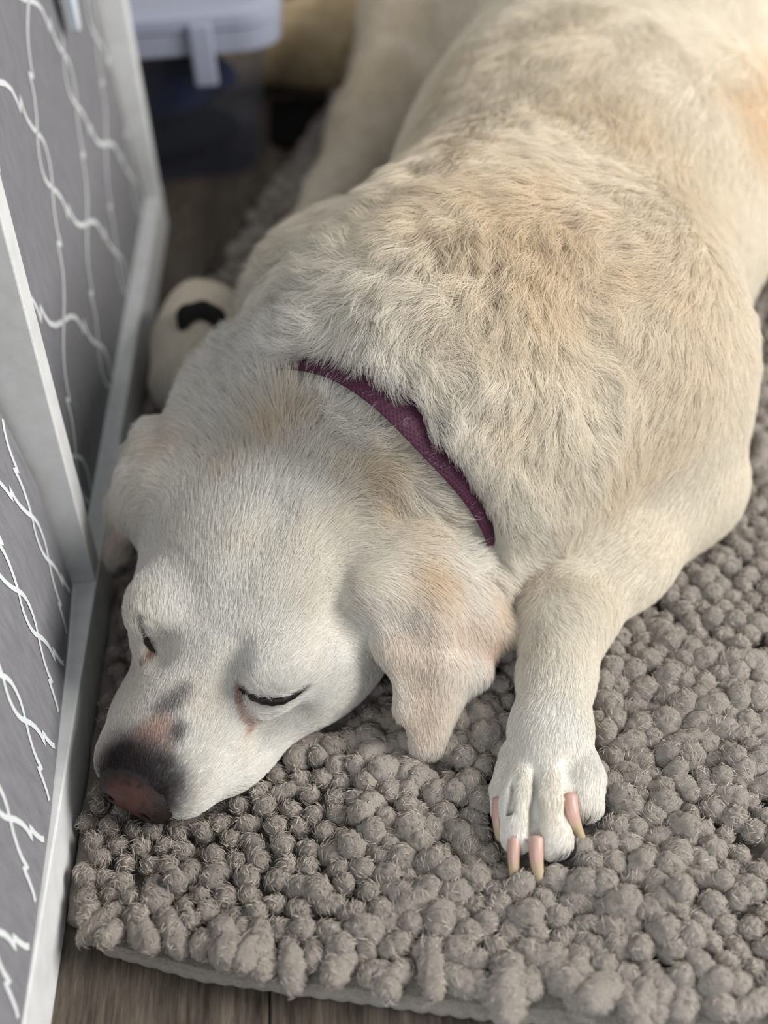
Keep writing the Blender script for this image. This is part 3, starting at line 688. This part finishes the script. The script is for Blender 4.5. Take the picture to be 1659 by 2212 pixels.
# visible tufts that show largest become objects of their own
cc = (np.concatenate([RP, zc[:, None]], 1) - [0, 0, CAM_H]) @ CAMR; su, sv = CX + FPX * cc[:, 0] / cc[:, 2], CY + FPX * cc[:, 1] / cc[:, 2]
cand = np.nonzero(keep & (su > -10) & (su < 1669) & (sv > -10) & (sv < 2222))[0]; vis = []
for k in cand:
    p = np.array([0, 0, CAM_H]) + np.linspace(.3, .985, 120)[:, None] * (np.array([RP[k, 0], RP[k, 1], zc[k] + size[k]]) - [0, 0, CAM_H])
    p = p[(p[:, 1] > .47) & (p[:, 2] < .34) & (p[:, 0] > -.21)]
    if len(p) == 0 or FD.sample(p).min() > -.001: vis.append(k)
vis = np.array(vis); big = vis[np.argsort(-(size[vis] ** 2 * elong[vis] / cc[vis, 2] ** 2))][:300]; bigset = set(big.tolist())
for n_, k in enumerate(big):
    o = new_obj('tuft', HI_ME[n_ % 10], rug); M = tuft_frame(k)
    o.matrix_basis = Matrix(((*M[0], RP[k, 0]), (*M[1], RP[k, 1]), (*M[2], zc[k]), (0, 0, 0, 1)))
visset = set(vis.tolist()); Vs, Fs, n0 = [], [], 0
for k in np.nonzero(keep)[0]:
    if k in bigset: continue
    v, f = (HI if (k in visset and cc[k, 2] < 1.05) else LO)[k % 10]
    Vs.append(v @ tuft_frame(k).T + [RP[k, 0], RP[k, 1], zc[k]]); Fs.append(f + n0); n0 += len(v)
new_obj('tuft_pile', mesh_from('tuft_pile', np.concatenate(Vs), np.concatenate(Fs), RUGM), rug, kind='stuff')
print('tufts', nR, 'kept', keep.sum(), 'visible', len(vis), 'tris', sum(len(f) for f in Fs) * 2)

# loose chenille fibres on the tufts near the camera
fz = vis[(cc[vis, 2] < 1.15)]; PERT = 130; nF = len(fz) * PERT
kk = np.repeat(fz, PERT); u = rng.normal(size=(nF, 3)); u /= np.linalg.norm(u, axis=1)[:, None]; u[:, 0] *= 1.0
MM = np.array([tuft_frame(k) for k in fz]); MM = np.repeat(MM, PERT, 0)
root = np.einsum('nij,nj->ni', MM, u * .97) + np.stack([RP[kk, 0], RP[kk, 1], zc[kk]], 1)
Ninv = np.einsum('nij,nj->ni', MM / (np.linalg.norm(MM, axis=1) ** 2)[:, None, :], u); Ninv /= np.linalg.norm(Ninv, axis=1)[:, None]
axis = MM[:, :, 0] / np.linalg.norm(MM[:, :, 0], axis=1)[:, None]; swirl = np.cross(axis, Ninv)
sgn = np.where((kk % 2) == 0, 1.0, -1.0)[:, None]
T = swirl * sgn + .55 * axis + .45 * rng.normal(size=root.shape); T -= (T * Ninv).sum(1)[:, None] * Ninv; T /= np.linalg.norm(T, axis=1)[:, None] + 1e-9
fl = rng.uniform(.003, .0065, nF)[:, None]
pts = np.stack([root, root + fl * (.5 * T + .16 * Ninv), root + fl * (.95 * T + .12 * Ninv)], 1)
hc = bpy.data.hair_curves.new('tuft_fuzz'); hc.add_curves([3] * nF); hc.attributes['position'].data.foreach_set('vector', pts.astype(np.float32).ravel())
ra = hc.attributes.get('radius') or hc.attributes.new('radius', 'FLOAT', 'POINT'); ra.data.foreach_set('value', np.tile(np.array([.00022, .00020, .00008], np.float32), nF))
tint = np.array((.47, .42, .37)) * rng.uniform(.5, 1.45, (nF, 1)); at = hc.attributes.new('coat', 'FLOAT_COLOR', 'CURVE'); at.data.foreach_set('color', np.concatenate([tint, np.ones((nF, 1))], 1).astype(np.float32).ravel())
fm, fnt, fb = nodes_of('chenille_fibre'); fa = nd(fnt, 'ShaderNodeAttribute'); fa.attribute_name = 'coat'; L(fnt, fa.outputs['Color'], fb.inputs['Base Color']); fb.inputs['Roughness'].default_value = .8; fb.inputs['Specular IOR Level'].default_value = .1
hc.materials.append(fm); new_obj('tuft_fuzz', hc, rug, kind='stuff')
print('fuzz', nF)
# ------------------------------------------------------------------ dog: collar, nose, claws, pads, lids
def child(name, V, Fc, mat, parent=None, **props):
    return new_obj(name, mesh_from(name, V, Fc, mat), parent if parent is not None else dog, **props)
def set_attr(o, name, colr):
    a = o.data.attributes.new(name, 'FLOAT_COLOR', 'POINT'); a.data.foreach_set('color', np.concatenate([colr, np.ones((len(colr), 1))], 1).astype(np.float32).ravel())
def attr_mat(name, attr, rough, spec, bscale=0, bstr=.3, bd=.0006):
    m, nt, b = nodes_of(name); a = nd(nt, 'ShaderNodeAttribute'); a.attribute_name = attr; L(nt, a.outputs['Color'], b.inputs['Base Color'])
    b.inputs['Roughness'].default_value = rough; b.inputs['Specular IOR Level'].default_value = spec
    if bscale:
        v = nd(nt, 'ShaderNodeTexVoronoi'); v.inputs['Scale'].default_value = bscale; L(nt, texco(nt), v.inputs['Vector']); bump(nt, b, v.outputs['Distance'], bstr, bd)
    return m
def collar_material():
    m, nt, b = nodes_of('burgundy_webbing'); v = nd(nt, 'ShaderNodeTexVoronoi'); v.inputs['Scale'].default_value = 420; v.inputs['Randomness'].default_value = .15; L(nt, texco(nt), v.inputs['Vector'])
    L(nt, ramp(nt, v.outputs['Distance'], [(.15, (.010, .002, .006)), (.45, (.062, .006, .032))]), b.inputs['Base Color']); b.inputs['Roughness'].default_value = .7; bump(nt, b, v.outputs['Distance'], .6, .001); return m
V = []
for k in range(nA):
    pk = math.exp(-((RING[k, 0] - np.interp(.45, [0, 1], [cth[0], cth[-1]])) / (.40 * (cth[-1] - cth[0]))) ** 2); hw = .0035 + .0100 * pk; up_ = .0030 * pk - .0030
    for off, w in ((.001 + up_, -hw), (.0020 + up_, -hw * .96), (.0025 + up_, 0), (.0020 + up_, hw * .96), (.001 + up_, hw)):
        p = CPD[k] + RD[k] * off + cn * w; p[2] = max(p[2], RUG + .004 + off); V.append(p)
Fc = [(k * 5 + j, ((k + 1) % nA) * 5 + j, ((k + 1) % nA) * 5 + j + 1, k * 5 + j + 1) for k in range(nA) for j in range(4)]
child('collar', V, Fc, collar_material(), label='burgundy mesh collar half buried in the fur')

NF = Field(NOSE_C - .036, NOSE_C + .036, .0008)
NF.ell(hd(.0715, 0, -.037), (.0185, .0245, .0185), HA, 0)
for s in (-1, 1):
    NF.ell(hd(.075, s * .0140, -.040), (.0140, .0125, .0140), HA, .006)
NF.ell(hd(.070, 0, -.046), (.014, .014, .010), HA, .006)
for s in (-1, 1):
    NF.cone(hd(.0905, s * .0120, -.041), .0032, hd(.081, s * .0135, -.042), .0034, .003, 'sub')
    NF.cone(hd(.086, s * .0185, -.044), .0020, hd(.074, s * .0265, -.047), .0024, .003, 'sub')
NF.cone(hd(.0925, 0, -.030), .0006, hd(.087, 0, -.055), .0006, .003, 'sub')
V, Q = NF.mesh(2); nose = child('nose', V, Q, attr_mat('nose_leather', 'tint', .50, .35, 900, .35, .0005))
lf = (V - E0) @ HA.T; w = np.exp(-(((lf[:, 0] - .090) / .018) ** 2 + (lf[:, 1] / .018) ** 2 + ((lf[:, 2] + .034) / .014) ** 2))
sp = value_noise(V, 420, 61) * .5 + value_noise(V, 180, 62) * .5; w = np.clip(w * 2.1 - .38 - 1.3 * np.clip(sp, 0, 1), 0, 1)[:, None]
set_attr(nose, 'tint', np.array((.020, .014, .014)) * (1 - w) + np.array((.098, .040, .030)) * w)

CLAWM = attr_mat('claw_horn', 'tint', .35, .45)
for pts in (((1079, 1730, .036), (1071, 1772, .034), (1082, 1818, .021), .0046), ((1112, 1812, .037), (1107, 1858, .033), (1113, 1903, .0205), .0047),
            ((1160, 1812, .039), (1155, 1860, .035), (1167, 1907, .0205), .0053), ((1231, 1722, .043), (1236, 1772, .041), (1256, 1818, .021), .0051)):
    A, B, C = (at_z(*p) for p in pts[:3]); r0 = pts[3]; V, Fc, T_ = [], [], []
    for i in range(15):
        t = i / 14; p = A * (1 - t) ** 2 + 2 * B * t * (1 - t) + C * t * t; tg = 2 * (B - A) * (1 - t) + 2 * (C - B) * t; tg /= np.linalg.norm(tg)
        s1 = np.cross(tg, [0, 0, 1]); s1 /= np.linalg.norm(s1); s2 = np.cross(s1, tg); r = r0 * (1 - .38 * t) * (1 if i < 14 else .55)
        for j in range(14):
            a = 2 * math.pi * j / 14; V.append(p + s1 * math.cos(a) * r * .92 + s2 * math.sin(a) * r * 1.1); T_.append(t)
    Fc = [(i * 14 + j, i * 14 + (j + 1) % 14, (i + 1) * 14 + (j + 1) % 14, (i + 1) * 14 + j) for i in range(14) for j in range(14)]
    Fc += [tuple(range(14))[::-1], tuple(range(14 * 14, 15 * 14))]
    o = child('claw', V, Fc, CLAWM); k = np.clip((np.array(T_) - .42) / .22, 0, 1)[:, None]; k = k * k * (3 - 2 * k)
    set_attr(o, 'tint', np.array((.55, .35, .30)) * (1 - k) + np.array((.52, .41, .27)) * k)
PADM = plain('black_pad', (.020, .019, .019), .9, .1)
def pad(pts, k=.006):
    c = np.array([p for p, r in pts]); m = max(r for p, r in pts) + .008; Fd = Field(c.min(0) - m, c.max(0) + m, .0013)
    if len(pts) == 1: Fd.ell(pts[0][0], (pts[0][1],) * 3, None, 0)
    else: Fd.chain(pts, k)
    V, Q = Fd.mesh(2); child('paw_pad', V, Q, PADM, label='black paw pad')
def lifted(px, py, dz=0.0): p = on(px, py); return p + np.array([0, 0, dz])
pad([(lifted(398, 704), .006), (lifted(406, 682), .0085), (lifted(438, 674), .0085), (lifted(464, 686), .008), (lifted(476, 708), .006)])
pad([(at_z(1206, 1832, .026), .0075), (at_z(1218, 1832, .026), .0075)]); pad([(at_z(1268, 1752, .026), .0075), (at_z(1280, 1752, .026), .0075)])
LIDM = plain('dark_eye_rim', (.012, .008, .007), .45, .4)
for thick, pts in ((1.0, ((516, 1488), (530, 1496), (548, 1504), (568, 1510), (588, 1513), (610, 1511), (632, 1502), (655, 1488))), (.45, ((303, 1338), (310, 1362), (318, 1386), (327, 1402), (337, 1413)))):
    H = [on(a, b) for a, b in pts]; n_ = len(H); Fd = Field(np.min(H, 0) - .006, np.max(H, 0) + .006, .0006)
    Fd.chain([(h, .0010 + .0024 * thick * math.sin(math.pi * (i + .4) / n_)) for i, h in enumerate(H)], .001)
    V, Q = Fd.mesh(2); child('eye_rim', V, Q, LIDM, label='dark rim of a closed eye')

# whiskers
wp = []
for s_ in (-1, 1):
    for f_, u_ in ((.050, -.034), (.042, -.040), (.034, -.034), (.028, -.042)):
        r_ = hd(f_, s_ * .034, u_); d_ = HS * s_ * .8 - HF * .35 + np.array([0, 0, .10]) + .25 * rng.normal(size=3); l_ = rng.uniform(.014, .026)
        wp.append([r_ + d_ * l_ * t + np.array([0, 0, -.012]) * t * t for t in np.linspace(0, 1, 6)])
wp = np.array(wp); hc = bpy.data.hair_curves.new('whiskers'); hc.add_curves([6] * len(wp)); hc.attributes['position'].data.foreach_set('vector', wp.astype(np.float32).ravel())
ra = hc.attributes.get('radius') or hc.attributes.new('radius', 'FLOAT', 'POINT'); ra.data.foreach_set('value', np.tile(np.linspace(.00014, .00004, 6).astype(np.float32), len(wp)))
hc.materials.append(plain('whisker_white', (.75, .72, .66), .4, .3)); new_obj('whiskers', hc, dog)

# ------------------------------------------------------------------ things behind the dog
def clear_plastic():
    m, nt, b = nodes_of('clear_plastic'); b.inputs['Base Color'].default_value = (.30, .31, .36, 1); b.inputs['Roughness'].default_value = .3
    t = nd(nt, 'ShaderNodeBsdfTransparent'); t.inputs[0].default_value = (.86, .87, .92, 1); mx = nd(nt, 'ShaderNodeMixShader'); mx.inputs[0].default_value = .93
    L(nt, b.outputs[0], mx.inputs[1]); L(nt, t.outputs[0], mx.inputs[2]); L(nt, mx.outputs[0], nt.nodes['Material Output'].inputs[0]); return m
CLEAR = clear_plastic(); RIMM = plain('cloudy_plastic', (.36, .39, .50), .35, .4)
def loft(rows, close=True):
    bm = bmesh.new(); R = [[bm.verts.new(tuple(map(float, p))) for p in r] for r in rows]
    for a, b in zip(R[:-1], R[1:]):
        for i in range(len(a)): bm.faces.new((a[i], a[(i + 1) % len(a)], b[(i + 1) % len(b)], b[i]))
    if close: bm.faces.new(R[0][::-1]); bm.faces.new(R[-1])
    bmesh.ops.recalc_face_normals(bm, faces=bm.faces[:]); return bm
def rrect(cx, cy, hx, hy, r, z, n=6):
    P = []
    for sx, sy, a0 in ((1, 1, 0), (-1, 1, 90), (-1, -1, 180), (1, -1, 270)):
        for k in range(n + 1):
            a = math.radians(a0 + 90 * k / n); P.append((cx + sx * (hx - r) + r * math.cos(a), cy + sy * (hy - r) + r * math.sin(a), z))
    return P
tub = new_obj('storage_tub', None, label='clear plastic storage tub with dark contents behind the shelf end', category='tub'); tcx, tcy = -.245, 1.513; tub.location = (tcx, tcy, 0); tinv = Matrix.Translation((-tcx, -tcy, 0))
def tubp(name, bm, mat, **kw):
    o = bm_obj(name, bm, mat, tub, smooth=False, **kw); o.matrix_parent_inverse = tinv; return o
o_ = [rrect(tcx, tcy, .135 + .030 * t, .078 + .015 * t, .035, .002 + .168 * t) for t in (0, .05, .5, 1)]; i_ = [rrect(tcx, tcy, .131 + .030 * t, .074 + .015 * t, .032, .006 + .164 * t) for t in (1, .5, 0)]
tubp('body', loft(o_ + i_), CLEAR)
tubp('rim', loft([rrect(tcx, tcy, .160, .090, .036, .150), rrect(tcx, tcy, .175, .102, .04, .152), rrect(tcx, tcy, .176, .103, .04, .176), rrect(tcx, tcy, .163, .091, .036, .178), rrect(tcx, tcy, .162, .090, .034, .152)], False), RIMM, label='cloudy white rim')
tubp('lid', loft([rrect(tcx, tcy, .178, .105, .042, .178), rrect(tcx, tcy, .178, .105, .042, .190), rrect(tcx, tcy, .160, .088, .036, .196), rrect(tcx, tcy, .150, .078, .03, .189)]), RIMM)
for dx in (-.05, .095): tubp('latch', bevel_box((tcx + dx - .012, tcy - .111, .120), (tcx + dx + .012, tcy - .1025, .186), .003, 2), RIMM)
def cloth_lump(name, c, r, colr, label, cat, seed, grp=None):
    Fd = Field(np.array(c) - np.array(r) - .02, np.array(c) + np.array(r) + .02, .006); Fd.ell(c, r, None, 0)
    V, Q = Fd.mesh(2); N = vert_normals(V, Q); V = V + N * (value_noise(V, 28, seed) * .008)[:, None]; V[:, 2] = np.maximum(V[:, 2], c[2] - r[2] * .8)
    p = dict(label=label, category=cat)
    if grp: p['group'] = grp
    return new_obj(name, mesh_from(name, V, Q, plain(name + '_cloth', colr, .85, .1)), None, **p)
cloth_lump('folded_cloth', (tcx + .005, tcy - .003, .084), (.118, .064, .030), (.016, .026, .070), 'navy folded cloth inside the clear tub, middle layer', 'cloth', 71)
cloth_lump('folded_cloth', (tcx + .005, tcy - .003, .030), (.112, .060, .022), (.012, .013, .016), 'black folded cloth inside the clear tub, bottom layer', 'cloth', 72)
cloth_lump('folded_cloth', (tcx - .01, tcy - .006, .131), (.110, .064, .013), (.20, .155, .15), 'dusky pink folded cloth inside the clear tub, just under the rim', 'cloth', 73)
# pet bed with tan bolster and navy cushion, and a black sheet added as shade in front
bed = new_obj('pet_bed', None, label='tan padded pet bed with a navy cushion, out of focus at the top', category='pet bed'); bx, by = -.11, 1.915; bed.location = (bx, by, .0); binv = Matrix.Translation((-bx, -by, 0))
Fd = Field((bx - .26, by - .32, .0), (bx + .26, by + .32, .16), .006)
for zz in (.034, .066):
    ring = [(p, .034) for p in rrect(bx, by, .165, .232, .10, zz, 5)]; Fd.chain(ring + ring[:1], .03)
V, Q = Fd.mesh(2)
def weave(name, c1, c2, sc):
    m, nt, b = nodes_of(name); n = noise_tex(nt, texco(nt), sc, 3); L(nt, ramp(nt, n, [(.35, c1), (.65, c2)]), b.inputs['Base Color']); b.inputs['Roughness'].default_value = .9; b.inputs['Specular IOR Level'].default_value = .1; return m
o = new_obj('bolster', mesh_from('bolster', V, Q, weave('tan_plush', (.50, .38, .22), (.66, .53, .34), 60)), bed, label='tan plush bolster'); o.matrix_parent_inverse = binv
Fd = Field((bx - .2, by - .23, .02), (bx + .2, by + .23, .17), .006); Fd.ell((bx, by, .075), (.15, .205, .045), None, 0)
V, Q = Fd.mesh(2); o = new_obj('cushion', mesh_from('cushion', V, Q, weave('navy_plush', (.010, .020, .045), (.030, .045, .075), 40)), bed, label='navy cushion'); o.matrix_parent_inverse = binv
o = bm_obj('base', loft([rrect(bx, by, .17, .22, .10, .0), rrect(bx, by, .175, .225, .10, .01), rrect(bx, by, .16, .21, .10, .025)]), plain('bed_base', (.01, .01, .012), .9), bed); o.matrix_parent_inverse = binv

shade_outline = [(-.100, 1.626), (-.100, 1.52), (-.075, 1.49), (-.062, 1.53), (-.040, 1.60), (.06, 1.615), (.06, 1.626)]  # black sheet stands in for the dark shade in front of the bed
bm = loft([[(x, y, .0004) for x, y in shade_outline], [(x, y, .006) for x, y in shade_outline]]); bm_obj('shade_sheet', bm, plain('shade_black', (.006, .006, .007), .9, .1), label='flat black sheet added as shade on the floor between tub and pet bed', category='mat')
